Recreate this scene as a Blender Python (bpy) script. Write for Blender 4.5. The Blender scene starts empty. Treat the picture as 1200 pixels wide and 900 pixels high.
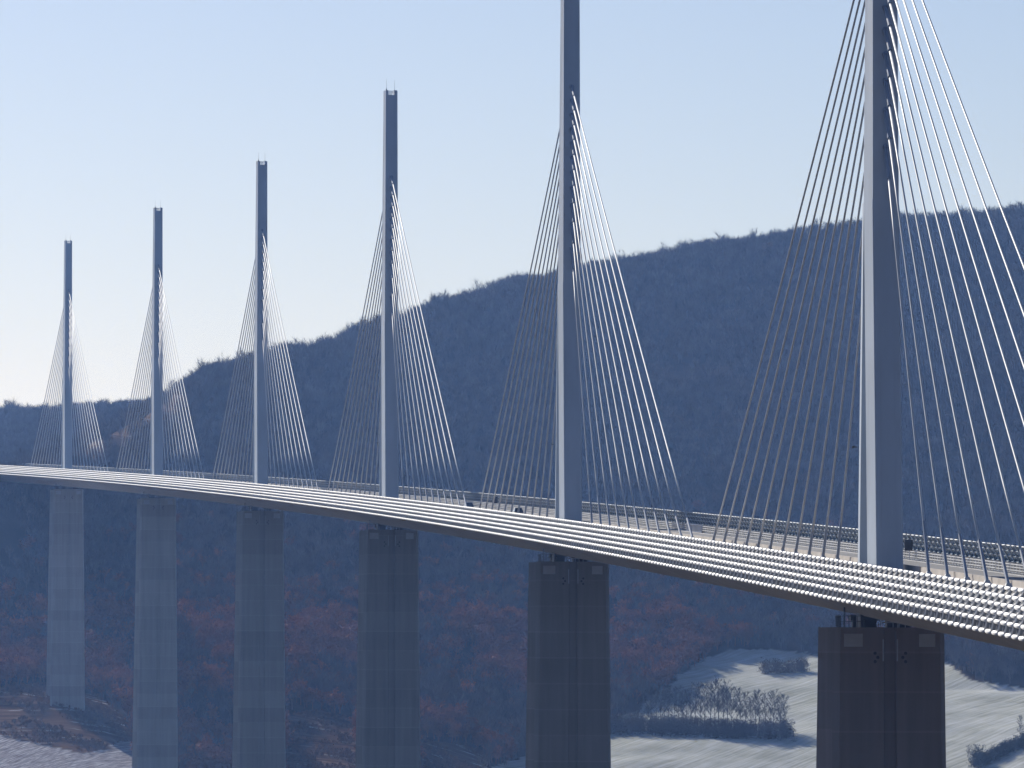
import bpy, math, random
import numpy as np
from mathutils import Matrix, Vector, Euler
from math import sin, cos, radians, pi, atan, sqrt

# ------------------------------------------------------------------ camera
F, PW, PH = 7385.37, 1200.0, 900.0            # focal length in photo pixels
PITCH = atan((740.47 - 450.0) / F)            # camera looks slightly up the valley
ROLL = radians(0.18654)
S = bpy.context.scene
C = S.collection
cam_d = bpy.data.cameras.new('camera'); cam = bpy.data.objects.new('camera', cam_d); C.objects.link(cam)
cam_d.sensor_width = 36.0; cam_d.lens = 36.0 * F / PW
cam_d.clip_start = 1.0; cam_d.clip_end = 60000.0
cam.matrix_world = Matrix.Rotation(pi/2 + PITCH, 4, 'X') @ Matrix.Rotation(ROLL, 4, 'Z')
S.camera = cam
S.render.resolution_x, S.render.resolution_y = 1024, 768

# ------------------------------------------------------------------ sky, sun, exposure
SUN_EL, SUN_AZ = radians(28.0), radians(-29.0)     # azimuth from +Y, negative = to the left of the view
W = bpy.data.worlds.new('World'); S.world = W; W.use_nodes = True
nt = W.node_tree; nt.nodes.clear()
sky = nt.nodes.new('ShaderNodeTexSky'); sky.sky_type = 'NISHITA'; sky.sun_disc = False
sky.sun_elevation = SUN_EL; sky.sun_rotation = SUN_AZ
sky.altitude = 400.0; sky.air_density = 1.0; sky.dust_density = 0.55; sky.ozone_density = 3.0
bg = nt.nodes.new('ShaderNodeBackground'); bg.inputs[1].default_value = 0.060
wo = nt.nodes.new('ShaderNodeOutputWorld')
tint = nt.nodes.new('ShaderNodeMix'); tint.data_type = 'RGBA'; tint.blend_type = 'MULTIPLY'; tint.inputs[0].default_value = 1.0
tint.inputs[7].default_value = (1.0, 0.94, 1.06, 1)      # the camera's cool white balance
nt.links.new(sky.outputs[0], tint.inputs[6]); nt.links.new(tint.outputs[2], bg.inputs[0]); nt.links.new(bg.outputs[0], wo.inputs[0])
sd = bpy.data.lights.new('sun', 'SUN'); sd.energy = 5.0; sd.angle = radians(0.53); sd.color = (1.0, 0.95, 0.87)
so = bpy.data.objects.new('sun', sd); C.objects.link(so)
SUN = Vector((sin(SUN_AZ)*cos(SUN_EL), cos(SUN_AZ)*cos(SUN_EL), sin(SUN_EL)))
so.rotation_euler = SUN.to_track_quat('Z', 'Y').to_euler(); so.location = (-300, 300, 400)
S.view_settings.view_transform = 'Standard'; S.view_settings.look = 'None'
S.view_settings.gamma = 1.0; S.view_settings.use_curve_mapping = False
S.view_settings.exposure = 0.4

rng = np.random.default_rng(7); random.seed(7)

# ------------------------------------------------------------------ helpers
def proj(x, y, z):
    """world point -> photo pixel (used only to find where the photo's areas lie on the ground)"""
    c, s = cos(-PITCH), sin(-PITCH)
    d = y*c - z*s; u = z*c + y*s
    a, b = F*x/d, -F*u/d
    return 600 + a*cos(ROLL) - b*sin(ROLL), 450 + a*sin(ROLL) + b*cos(ROLL)
def pix_z(px, py, d):
    """height of the point seen at pixel (px,py) at forward distance d"""
    a, b = px - 600, py - 450
    a, b = a*cos(ROLL) + b*sin(ROLL), -a*sin(ROLL) + b*cos(ROLL)
    return d * math.tan(PITCH + atan(-b/F))

class MB:
    def __init__(s): s.v = []; s.f = []
    def add(s, vs, fs):
        o = len(s.v); s.v += [tuple(v) for v in vs]; s.f += [tuple(i+o for i in f) for f in fs]
    def box(s, x0, x1, y0, y1, z0, z1, M=None):
        vs = [(x, y, z) for z in (z0, z1) for y in (y0, y1) for x in (x0, x1)]
        if M: vs = [M @ Vector(v) for v in vs]
        s.add(vs, [(0,2,3,1), (4,5,7,6), (0,1,5,4), (2,6,7,3), (0,4,6,2), (1,3,7,5)])
    def tube(s, p, q, r0, r1=None, n=8, caps=True):
        if r1 is None: r1 = r0
        p, q = Vector(p), Vector(q); d = (q-p).normalized()
        a = d.orthogonal().normalized(); b = d.cross(a)
        vs = []
        for P, r in ((p, r0), (q, r1)):
            for i in range(n):
                t = 2*pi*i/n; vs.append(P + (a*cos(t) + b*sin(t))*r)
        fs = [(i, (i+1) % n, n+(i+1) % n, n+i) for i in range(n)]
        if caps: fs += [tuple(range(n-1, -1, -1)), tuple(range(n, 2*n))]
        s.add(vs, fs)
    def loft(s, rings, cap=True):
        n = len(rings[0]); o = []
        for r in rings: o += list(r)
        fs = []
        for k in range(len(rings)-1):
            for i in range(n):
                j = (i+1) % n; fs.append((k*n+i, k*n+j, (k+1)*n+j, (k+1)*n+i))
        if cap: fs += [tuple(range(n-1, -1, -1)), tuple(range((len(rings)-1)*n, len(rings)*n))]
        s.add(o, fs)
    def mesh(s, name, mat=None, smooth=False):
        m = bpy.data.meshes.new(name); m.from_pydata(s.v, [], s.f); m.validate(); m.update()
        if mat: m.materials.append(mat)
        if smooth: m.polygons.foreach_set('use_smooth', [True]*len(m.polygons))
        return m
    def build(s, name, mat, parent=None, M=None, smooth=False): return link(name, s.mesh(name, mat, smooth), parent, M)
def link(name, mesh, parent=None, M=None):
    o = bpy.data.objects.new(name, mesh); C.objects.link(o)
    if parent: o.parent = parent
    if M is not None: o.matrix_local = M
    return o
def tag(o, label=None, cat=None, group=None, kind=None):
    if label: o['label'] = label
    if cat: o['category'] = cat
    if group: o['group'] = group
    if kind: o['kind'] = kind
    return o
def empty(name, M=None):
    o = bpy.data.objects.new(name, None); C.objects.link(o); o.empty_display_size = 2
    if M is not None: o.matrix_world = M
    return o
def np_join(name, mesh_verts, faces, mats, mat, parent):
    """many transformed copies of one small mesh joined into one"""
    V = np.array(mesh_verts, float); n = len(V); A = []; Fs = []
    for k, M in enumerate(mats):
        m = np.array(M); A.append(V @ m[:3, :3].T + m[:3, 3])
    A = np.concatenate(A) if A else np.zeros((0, 3))
    for k in range(len(mats)): Fs += [tuple(i + k*n for i in f) for f in faces]
    m = bpy.data.meshes.new(name); m.from_pydata(A.tolist(), [], Fs); m.update()
    m.materials.append(mat)
    return link(name, m, parent)

# ------------------------------------------------------------------ materials
def mat_new(name):
    m = bpy.data.materials.new(name); m.use_nodes = True
    n = m.node_tree.nodes; return m, n, m.node_tree.links, n['Principled BSDF']
def mat(name, col, rough=0.6, var=0.15, scale=1.0, bump=0.0, metal=0.0, spec=0.5, bscale=None, stretch=None):
    m, n, L, p = mat_new(name)
    p.inputs['Roughness'].default_value = rough; p.inputs['Metallic'].default_value = metal
    p.inputs['Specular IOR Level'].default_value = spec
    g = n.new('ShaderNodeNewGeometry'); vec = g.outputs['Position']
    if stretch:
        mp = n.new('ShaderNodeMapping'); mp.inputs['Scale'].default_value = stretch; L.new(vec, mp.inputs[0]); vec = mp.outputs[0]
    t = n.new('ShaderNodeTexNoise'); t.inputs['Scale'].default_value = scale; t.inputs['Detail'].default_value = 6
    L.new(vec, t.inputs['Vector'])
    r = n.new('ShaderNodeValToRGB')
    r.color_ramp.elements[0].position = .3; r.color_ramp.elements[1].position = .7
    r.color_ramp.elements[0].color = (*[c*(1-var) for c in col], 1); r.color_ramp.elements[1].color = (*[min(1, c*(1+var)) for c in col], 1)
    L.new(t.outputs[0], r.inputs[0]); L.new(r.outputs[0], p.inputs['Base Color'])
    if bump:
        b = n.new('ShaderNodeBump'); b.inputs['Strength'].default_value = bump; b.inputs['Distance'].default_value = .05
        t2 = n.new('ShaderNodeTexNoise'); t2.inputs['Scale'].default_value = bscale or scale*6; t2.inputs['Detail'].default_value = 4
        L.new(vec, t2.inputs['Vector']); L.new(t2.outputs[0], b.inputs['Height']); L.new(b.outputs[0], p.inputs['Normal'])
    return m
M_STEEL = mat('pylon_steel_paint', (.37, .425, .505), .5, .12, .25, spec=.3, stretch=(1, 1, .25))
M_GIRD = mat('girder_steel_paint', (.66, .66, .61), .55, .08, .12)
M_WHITE = mat('white_barrier_paint', (.64, .64, .65), .5, .05, .4)
M_RIB = mat('rib_grey_paint', (.30, .31, .33), .45, .08, .5)
M_CABLE = mat('white_stay_sheath', (.49, .505, .53), .55, .06, .6)
M_SLEEVE = mat('stay_sleeve_paint', (.23, .27, .35), .75, .06, .8)
M_MEDIAN = mat('median_concrete', (.36, .325, .295), .85, .18, .5, .3)
M_ASPH = mat('asphalt', (.13, .127, .13), .8, .15, .4, .2)
M_KERB = mat('kerb_mastic', (.07, .07, .078), .7, .15, .5)
M_LINE = mat('road_paint', (.75, .75, .73), .6, .08, 1)
M_RAIL = mat('galvanised_rail', (.66, .66, .66), .35, .1, .7)
M_DARK = mat('dark_metal', (.035, .035, .045), .5, .2, 2)
M_GATE = mat('blue_gate_paint', (.05, .08, .17), .5, .1, 1)
M_PLATE = mat('pier_plate', (.40, .42, .44), .6, .08, 1)
M_TYRE = mat('tyre_rubber', (.02, .02, .02), .8, .1, 3)
M_REFL = mat('lamp_glass', (.7, .7, .7), .15, .05, 3)

def pier_mat(col):
    m, n, L, p = mat_new('pier_concrete')
    tc = n.new('ShaderNodeTexCoord'); sp = n.new('ShaderNodeSeparateXYZ'); L.new(tc.outputs['Object'], sp.inputs[0])
    # formwork lifts: each 4 m pour has a slightly different tone
    dv = n.new('ShaderNodeMath'); dv.operation = 'DIVIDE'; dv.inputs[1].default_value = 4.0; L.new(sp.outputs[2], dv.inputs[0])
    fl = n.new('ShaderNodeMath'); fl.operation = 'FLOOR'; L.new(dv.outputs[0], fl.inputs[0])
    oi = n.new('ShaderNodeObjectInfo'); ad = n.new('ShaderNodeMath'); L.new(fl.outputs[0], ad.inputs[0])
    mu = n.new('ShaderNodeMath'); mu.operation = 'MULTIPLY'; mu.inputs[1].default_value = 57.0; L.new(oi.outputs['Random'], mu.inputs[0]); L.new(mu.outputs[0], ad.inputs[1])
    wn = n.new('ShaderNodeTexWhiteNoise'); wn.noise_dimensions = '1D'; L.new(ad.outputs[0], wn.inputs['W'])
    mp = n.new('ShaderNodeMapping'); mp.inputs['Scale'].default_value = (1.1, 1.1, .04); L.new(tc.outputs['Object'], mp.inputs[0])
    st = n.new('ShaderNodeTexNoise'); st.inputs['Scale'].default_value = 1.0; st.inputs['Detail'].default_value = 5; L.new(mp.outputs[0], st.inputs['Vector'])
    n2 = n.new('ShaderNodeTexNoise'); n2.inputs['Scale'].default_value = .12; n2.inputs['Detail'].default_value = 6; L.new(tc.outputs['Object'], n2.inputs['Vector'])
    # joint line at each lift
    fr = n.new('ShaderNodeMath'); fr.operation = 'FRACT'; L.new(dv.outputs[0], fr.inputs[0])
    lt = n.new('ShaderNodeMath'); lt.operation = 'LESS_THAN'; lt.inputs[1].default_value = .05; L.new(fr.outputs[0], lt.inputs[0])
    s1 = n.new('ShaderNodeMath'); s1.operation = 'MULTIPLY_ADD'; s1.inputs[1].default_value = .22; s1.inputs[2].default_value = .50; L.new(wn.outputs[0], s1.inputs[0])
    s2 = n.new('ShaderNodeMath'); s2.operation = 'MULTIPLY_ADD'; s2.inputs[1].default_value = .62; L.new(st.outputs[0], s2.inputs[0]); L.new(s1.outputs[0], s2.inputs[2])
    s3 = n.new('ShaderNodeMath'); s3.operation = 'MULTIPLY_ADD'; s3.inputs[1].default_value = .35; L.new(n2.outputs[0], s3.inputs[0]); L.new(s2.outputs[0], s3.inputs[2])
    s4 = n.new('ShaderNodeMath'); s4.operation = 'MULTIPLY_ADD'; s4.inputs[1].default_value = .16; L.new(lt.outputs[0], s4.inputs[0]); L.new(s3.outputs[0], s4.inputs[2])
    mx = n.new('ShaderNodeVectorMath'); mx.operation = 'SCALE'; mx.inputs[0].default_value = col; L.new(s4.outputs[0], mx.inputs['Scale'])
    L.new(mx.outputs[0], p.inputs['Base Color']); p.inputs['Roughness'].default_value = .85
    return m
# concrete brownish near, greyer far; far piers' stronger light painted in as paler tone
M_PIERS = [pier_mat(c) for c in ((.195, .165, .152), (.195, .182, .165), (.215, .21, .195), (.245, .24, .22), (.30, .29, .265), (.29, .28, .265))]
def glaze_mat():
    m, n, L, p = mat_new('windscreen_acrylic')
    tr = n.new('ShaderNodeBsdfTransparent'); tr.inputs[0].default_value = (.80, .84, .88, 1)
    p.inputs['Base Color'].default_value = (.46, .46, .50, 1); p.inputs['Roughness'].default_value = .4
    tl = n.new('ShaderNodeBsdfTranslucent'); tl.inputs[0].default_value = (.18, .18, .2, 1)
    a = n.new('ShaderNodeMixShader'); a.inputs[0].default_value = .4; L.new(p.outputs[0], a.inputs[1]); L.new(tl.outputs[0], a.inputs[2])
    x = n.new('ShaderNodeMixShader'); x.inputs[0].default_value = .52; L.new(tr.outputs[0], x.inputs[1]); L.new(a.outputs[0], x.inputs[2])
    L.new(x.outputs[0], n['Material Output'].inputs[0]); return m
M_GLAZE = glaze_mat()
def teal_mat():
    m, n, L, p = mat_new('tinted_acrylic')
    tr = n.new('ShaderNodeBsdfTransparent'); tr.inputs[0].default_value = (.62, .74, .80, 1)
    p.inputs['Base Color'].default_value = (.06, .11, .14, 1); p.inputs['Roughness'].default_value = .3
    x = n.new('ShaderNodeMixShader'); x.inputs[0].default_value = .4; L.new(tr.outputs[0], x.inputs[1]); L.new(p.outputs[0], x.inputs[2])
    L.new(x.outputs[0], n['Material Output'].inputs[0]); return m
M_TEAL = teal_mat(); M_NRIB = mat('near_rib_paint', (.44, .44, .46), .45, .08, .5); M_PALE = mat('pale_slat_paint', (.5, .52, .55), .5, .08, .5); M_NAVY = mat('dark_base_panel', (.03, .035, .055), .5, .15, 1)
def car_paint(name, col):
    m, n, L, p = mat_new(name); p.inputs['Base Color'].default_value = (*col, 1); p.inputs['Roughness'].default_value = .3
    p.inputs['Coat Weight'].default_value = 1; p.inputs['Coat Roughness'].default_value = .05
    t = n.new('ShaderNodeTexNoise'); t.inputs['Scale'].default_value = 30; r = n.new('ShaderNodeMapRange'); r.inputs[3].default_value = .25; r.inputs[4].default_value = .4
    L.new(t.outputs[0], r.inputs[0]); L.new(r.outputs[0], p.inputs['Roughness']); return m
M_CARGLASS = car_paint('car_glass', (.01, .012, .02))

# ------------------------------------------------------------------ the ground
# profiles of the valley along sight lines: column pixel -> list of (forward distance, height)
def prof(px, pts, pre=None, tail=None):
    d = [(0, -2.0), (60, -16), (200, -95), (420, -205), (640, -236), (800, -238), (985, -206), (1325, -118), (1665, -98), (2004, -70)]
    if pre: d = d[:7] + pre
    d += [(dd, pix_z(px, py, dd)) for py, dd in pts]
    l = d[-1]
    d += tail or [(l[0]+120, l[1]-4), (l[0]+500, l[1]-30), (l[0]+2500, l[1]-90), (14000, l[1]-160)]
    return px, d
RISE = [(1325, -118), (1665, -98), (2004, -74)]
COLS = [
 prof(-6000, [(860, 2300), (700, 2650), (480, 3700)]),
 prof(-250, [(880, 2230), (790, 2330), (600, 2480), (545, 2560), (535, 2650), (560, 3000), (482, 3750)]),
 prof(-20,  [(905, 2230), (812, 2345), (782, 2440), (660, 2540), (572, 2600), (560, 2650), (572, 3000), (481, 3700)]),
 prof(30,   [(905, 2230), (814, 2345), (790, 2440), (660, 2560), (575, 2620), (552, 2680), (568, 3000), (481, 3700)]),
 prof(80,   [(905, 2230), (820, 2345), (800, 2440), (680, 2580), (580, 2680), (528, 2780), (545, 3040), (481, 3700)]),
 prof(125,  [(908, 2230), (836, 2340), (810, 2430), (680, 2620), (570, 2760), (508, 2860), (524, 3100), (480, 3700)]),
 prof(165,  [(912, 2230), (852, 2340), (815, 2430), (680, 2640), (560, 2800), (490, 2920), (500, 3150), (480, 3700)]),
 prof(205,  [(915, 2230), (868, 2330), (815, 2440), (680, 2650), (550, 2840), (462, 2990), (476, 3200), (478, 3700)]),
 prof(240,  [(918, 2240), (880, 2330), (815, 2460), (680, 2660), (540, 2870), (441, 3060), (450, 3300), (478, 3800)]),
 prof(340,  [(920, 2280), (870, 2380), (800, 2500), (680, 2690), (530, 2920), (413, 3140)]),
 prof(440,  [(922, 2310), (860, 2430), (790, 2560), (680, 2720), (520, 2980), (385, 3240)]),
 prof(510,  [(922, 2340), (872, 2460), (790, 2600), (680, 2760), (520, 3010), (360, 3310)]),
 prof(600,  [(930, 2400), (885, 2520), (780, 2660), (680, 2800), (500, 3070), (335, 3380)]),
 prof(700,  [(930, 2420), (850, 2590), (760, 2720), (650, 2880), (480, 3120), (316, 3430)]),
 prof(820,  [(930, 2440), (865, 2540), (768, 2740), (640, 2900), (460, 3160), (294, 3480)]),
 prof(930,  [(930, 2440), (860, 2550), (765, 2760), (620, 2930), (440, 3180), (280, 3500)]),
 prof(1060, [(930, 2430), (850, 2550), (772, 2740), (620, 2910), (430, 3170), (262, 3500)]),
 prof(1200, [(930, 2410), (850, 2540), (806, 2650), (640, 2860), (430, 3140), (253, 3490)]),
 prof(1450, [(930, 2400), (840, 2560), (800, 2660), (620, 2880), (400, 3160), (235, 3480)]),
 prof(7000, [(900, 2400), (800, 2660), (560, 2950), (200, 3500)]),
]
CPX = np.array([c[0] for c in COLS], float)
def smooth_noise(x, y, seed, scale):
    r = np.random.default_rng(seed); G = r.random((257, 257))
    u, v = x/scale, y/scale; i, j = np.floor(u).astype(int), np.floor(v).astype(int); fu, fv = u-i, v-j
    fu = fu*fu*(3-2*fu); fv = fv*fv*(3-2*fv); g = lambda a, b: G[a % 257, b % 257]
    return (g(i, j)*(1-fu) + g(i+1, j)*fu)*(1-fv) + (g(i, j+1)*(1-fu) + g(i+1, j+1)*fu)*fv
def ground_z(x, y):
    x = np.asarray(x, float); y = np.asarray(y, float)
    px = 600 + F*x/np.maximum(y, 1)
    px = np.clip(px, CPX[0], CPX[-1])
    P = np.stack([np.interp(y, [a for a, b in c[1]], [b for a, b in c[1]]) for c in COLS])
    i = np.clip(np.searchsorted(CPX, px, side='right')-1, 0, len(CPX)-2)
    t = (px - CPX[i])/(CPX[i+1]-CPX[i])
    ii = np.arange(len(px.ravel())) if px.ndim == 1 else None
    z = P[i, ii]*(1-t) + P[i+1, ii]*t
    far = np.clip((y-2250)/200, 0, 1)
    n = (smooth_noise(x, y, 1, 60)-.5)*1.8*far + (smooth_noise(x, y, 2, 17)-.5)*1.0*far + (smooth_noise(x, y, 5, 150)-.5)*2.0*np.clip((y-2700)/200, 0, 1)
    return z + n
def inpoly(px, py, poly):
    r = np.zeros(px.shape, bool); n = len(poly); j = n-1
    for i in range(n):
        xi, yi = poly[i]; xj, yj = poly[j]
        c = ((yi > py) != (yj > py)) & (px < (xj-xi)*(py-yi)/((yj-yi) or 1e-9) + xi); r ^= c; j = i
    return r
# areas of the far bank, outlined where the photo shows them and laid on the ground
FIELD = [(545, 950), (575, 903), (640, 874), (715, 846), (760, 822), (795, 792), (840, 764), (900, 760), (960, 768), (1040, 772), (1108, 776), (1138, 797), (1200, 806), (1500, 800), (1500, 950)]
STUBBLE = [(-400, 855), (0, 862), (50, 873), (100, 884), (157, 866), (170, 905), (180, 950), (-400, 950)]
BROWN = [(-400, 790), (0, 806), (40, 800), (80, 812), (115, 815), (158, 852), (160, 862), (157, 868), (100, 884), (50, 873), (0, 862), (-400, 855)]
BROWN2 = [(484, 950), (490, 868), (540, 872), (572, 885), (560, 950)]
SCRUB = [(325, 950), (332, 840), (375, 832), (420, 845), (432, 950)]
CUT = [(70, 560), (95, 530), (125, 506), (165, 482), (205, 455), (222, 470), (200, 492), (160, 512), (140, 530), (110, 552)]

def px_axis():
    a = list(np.arange(-6000, -1000, 500)) + list(np.arange(-1000, -240, 80)) + list(np.arange(-240, 1441, 4.0)) + list(np.arange(1500, 2200, 80)) + list(np.arange(2200, 7001, 480))
    return np.array(a)
def d_axis():
    a = list(np.linspace(2, 60, 8)) + list(np.arange(80, 2100, 28)) + list(np.arange(2100, 2800, 2.6)) + list(np.arange(2800, 3560, 4.5)) + list(np.arange(3560, 3900, 12)) + list(np.arange(3940, 6000, 150)) + [7000, 9000, 11500, 14000]
    return np.array(a)
A, D = px_axis(), d_axis()
AA, DD = np.meshgrid(A, D); gx = ((AA-600)/F*DD).ravel(); gy = DD.ravel(); gz = ground_z(gx, gy)
na, nd = len(A), len(D)
idx = np.arange(na*nd).reshape(nd, na)
quads = np.stack([idx[:-1, :-1], idx[:-1, 1:], idx[1:, 1:], idx[1:, :-1]], -1).reshape(-1, 4)
me = bpy.data.meshes.new('valley_ground')
me.vertices.add(len(gx)); me.vertices.foreach_set('co', np.stack([gx, gy, gz], 1).ravel())
me.loops.add(len(quads)*4); me.loops.foreach_set('vertex_index', quads.ravel().astype(np.int32))
me.polygons.add(len(quads)); me.polygons.foreach_set('loop_start', np.arange(len(quads), dtype=np.int32)*4)
me.update(calc_edges=True); me.polygons.foreach_set('use_smooth', np.ones(len(quads), bool))
qx, qy = proj(gx, gy, gz)
wob = (smooth_noise(gx, gy, 11, 9)-.5)*10
def area(poly): return inpoly(qx+wob, qy+wob*.35, poly).astype(np.float32)
msk = {'field': area(FIELD), 'stubble': area(STUBBLE), 'brown': np.maximum.reduce([area(BROWN), area(BROWN2), area(SCRUB)]), 'cut': area(CUT)}
for k in msk:
    msk[k] = np.where((gy > 2150) & (gy < 3100), msk[k], 0).astype(np.float32)
    at = me.attributes.new(k, 'FLOAT', 'POINT'); at.data.foreach_set('value', msk[k])
def ground_mat():
    m, n, L, p = mat_new('valley_soil')
    g = n.new('ShaderNodeNewGeometry')
    def noise(scale, detail=6, stretch=None, rot=0):
        v = g.outputs['Position']
        if stretch:
            mp = n.new('ShaderNodeMapping'); mp.vector_type = 'TEXTURE'; mp.inputs['Scale'].default_value = stretch; mp.inputs['Rotation'].default_value = (0, 0, rot); L.new(v, mp.inputs[0]); v = mp.outputs[0]
        t = n.new('ShaderNodeTexNoise'); t.inputs['Scale'].default_value = scale; t.inputs['Detail'].default_value = detail; t.inputs['Roughness'].default_value = .65; L.new(v, t.inputs['Vector']); return t.outputs[0]
    def ramp(f, stops):
        r = n.new('ShaderNodeValToRGB'); e = r.color_ramp.elements
        while len(e) < len(stops): e.new(.5)
        for k, (pos, c) in enumerate(stops): e[k].position = pos; e[k].color = (*c, 1)
        L.new(f, r.inputs[0]); return r.outputs[0]
    def attr(nm):
        a = n.new('ShaderNodeAttribute'); a.attribute_name = nm; return a.outputs['Fac']
    def mix(f, a, b):
        x = n.new('ShaderNodeMix'); x.data_type = 'RGBA'; L.new(f, x.inputs[0]); L.new(a, x.inputs[6]); L.new(b, x.inputs[7]); return x.outputs[2]
    forest = ramp(noise(.09), [(.35, (.035, .028, .023)), (.55, (.050, .039, .032)), (.70, (.060, .048, .040)), (.86, (.22, .23, .25))])
    # frosted meadow: pale frost over olive grass, in drill lines
    lines = noise(1.0, 4, (90, 1.5, 8), radians(58)); blot = noise(.03, 5)
    fa = n.new('ShaderNodeMath'); fa.operation = 'MULTIPLY_ADD'; fa.inputs[1].default_value = .55; L.new(lines, fa.inputs[0])
    fb = n.new('ShaderNodeMath'); fb.operation = 'MULTIPLY'; fb.inputs[1].default_value = .45; L.new(blot, fb.inputs[0]); L.new(fb.outputs[0], fa.inputs[2])
    field = ramp(fa.outputs[0], [(.30, (.20, .205, .15)), (.43, (.31, .32, .28)), (.55, (.44, .455, .44)), (.70, (.60, .62, .64))])
    stub = ramp(noise(1.0, 5, (7, .8, 3), radians(62)), [(.32, (.13, .11, .11)), (.48, (.24, .225, .24)), (.62, (.42, .42, .46)), (.76, (.60, .61, .66))])
    brown = ramp(noise(1.0, 7, (22, 5, 8), radians(15)), [(.32, (.040, .022, .013)), (.46, (.085, .050, .031)), (.58, (.13, .088, .062)), (.69, (.46, .44, .44))])
    cut = ramp(noise(.10, 7), [(.35, (.075, .05, .034)), (.54, (.12, .082, .060)), (.64, (.16, .125, .10)), (.71, (.52, .50, .49))])
    col = mix(attr('brown'), forest, brown); col = mix(attr('stubble'), col, stub); col = mix(attr('field'), col, field); col = mix(attr('cut'), col, cut)
    L.new(col, p.inputs['Base Color']); p.inputs['Roughness'].default_value = 1.0; p.inputs['Specular IOR Level'].default_value = 0.0
    b = n.new('ShaderNodeBump'); b.inputs['Strength'].default_value = .4; b.inputs['Distance'].default_value = .5
    ad = n.new('ShaderNodeMath'); L.new(noise(.5, 8), ad.inputs[0]); L.new(lines, ad.inputs[1]); L.new(ad.outputs[0], b.inputs['Height']); L.new(b.outputs[0], p.inputs['Normal'])
    return m
me.materials.append(ground_mat())
tag(link('terrain', me), 'far valley bank with frosted fields and wooded hillside', 'terrain', kind='structure')

# the near bank: ground carried on, unseen, raised behind camera to cut sky fill
az = np.radians(np.linspace(np.degrees(np.arctan((7000-600)/F)), 360-np.degrees(np.arctan((6000+600)/F)), 60)); rr = np.concatenate([[2.5], np.geomspace(20, 18400, 60)])
AZ, RR = np.meshgrid(az, rr); kk = (AZ-az[0])/(az[-1]-az[0]); back = np.sin(pi*kk)**.8
dd_ = RR*np.cos(az[0])*(1-kk) + RR*np.cos(az[-1])*kk
edge = np.interp(dd_, [a for a, b in COLS[-1][1]], [b for a, b in COLS[-1][1]])*(1-kk) + np.interp(dd_, [a for a, b in COLS[0][1]], [b for a, b in COLS[0][1]])*kk
hill_z = np.interp(RR, [0, 30, 400, 1200, 3000, 20000], [-2, -1.5, 70, 190, 230, 230])
bz = edge*(1-back) + hill_z*back; bz = np.minimum(bz, 236)
bx, by_ = RR*np.sin(AZ), RR*np.cos(AZ); n_ = len(az); idb = np.arange(n_*len(rr)).reshape(len(rr), n_)
qb = np.stack([idb[:-1, :-1], idb[1:, :-1], idb[1:, 1:], idb[:-1, 1:]], -1).reshape(-1, 4)
mb = bpy.data.meshes.new('near_bank'); mb.from_pydata(np.stack([bx.ravel(), by_.ravel(), bz.ravel()], 1).tolist(), [], qb.tolist()); mb.update()
mb.materials.append(me.materials[0]); tag(link('hillside', mb), 'unseen near valley bank, raised behind the viewpoint to block sky light', 'hillside', kind='structure')

# ------------------------------------------------------------------ the deck line
R0, T0, X0, Y0, Z0, SL = 19677.8, radians(4.33132), 37.706, 643.651, 6.121, 0.03025
def deck(s, lat=0.0, h=0.0):
    t = T0 + s/R0
    return Vector((X0 + (cos(t)-cos(T0))*R0 + lat*cos(t), Y0 + (sin(t)-sin(T0))*R0 + lat*sin(t), Z0 + SL*s + h))
def frame(s, upright=False, back=False):
    """matrix at the deck centre: x to the right, y along the deck away from the camera, z up"""
    t = T0 + s/R0; m = Matrix.Translation(deck(s)) @ Matrix.Rotation(t, 4, 'Z')
    if not upright: m = m @ Matrix.Rotation(math.atan(SL), 4, 'X')
    if back: m = m @ Matrix.Rotation(pi, 4, 'Z')
    return m
def sweep(name, prof, s0, s1, step, mat_, parent, closed=True, smooth=False):
    ss = np.arange(s0, s1+step*.5, step); b = MB(); rings = [[deck(s, u, z) for u, z in prof] for s in ss]
    if closed: b.loft(rings, True)
    else:
        n = len(prof); vs = [v for r in rings for v in r]; fs = []
        for k in range(len(ss)-1):
            for i in range(n-1): fs.append((k*n+i, (k+1)*n+i, (k+1)*n+i+1, k*n+i+1))
        b.add(vs, fs)
    return b.build(name, mat_, parent, smooth=smooth)
S_A, S_B = -330.0, 2080.0
dk = empty('bridge_deck', Matrix.Translation(deck(0)) )
tag(dk, 'long grey steel bridge deck curving away across the valley on tall piers', 'bridge deck')
def dchild(o): o.matrix_parent_inverse = dk.matrix_world.inverted(); return o
dk.location = (0, 0, 0)
# wedge shaped box girder: outer edges, long soffit panels, steeper webs of the middle box
sweep('girder', [(-15.6, -.25), (-15.7, -.62), (-7.2, -2.15), (-2.4, -4.25), (2.4, -4.25), (7.2, -2.15), (15.7, -.62), (15.6, -.25)], S_A, S_B, 18, M_GIRD, dk)
for sg in (-1, 1):
    u0, u1 = sorted((sg*2.6, sg*14.2))
    sweep('carriageway', [(u1, -.02), (u0, -.02), (u0, -.248), (u1, -.248)], S_A, S_B, 18, M_ASPH, dk)
    for u in (3.5, 13.0):
        a, b_ = sorted((sg*u-.12, sg*u+.12)); sweep('edge_line', [(b_, -.008), (a, -.008), (a, -.018), (b_, -.018)], S_A, S_B, 18, M_LINE, dk)
    u0, u1 = sorted((sg*14.2, sg*15.58)); sweep('verge_kerb', [(u1, .14), (u0, .14), (u0, -.246), (u1, -.246)], S_A, S_B, 18, M_KERB, dk)
    u0, u1 = sorted((sg*13.95, sg*14.19)); sweep('kerb_edge', [(u1, .10), (u0, .10), (u0, -.019), (u1, -.019)], S_A, S_B, 18, M_LINE, dk)
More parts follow.
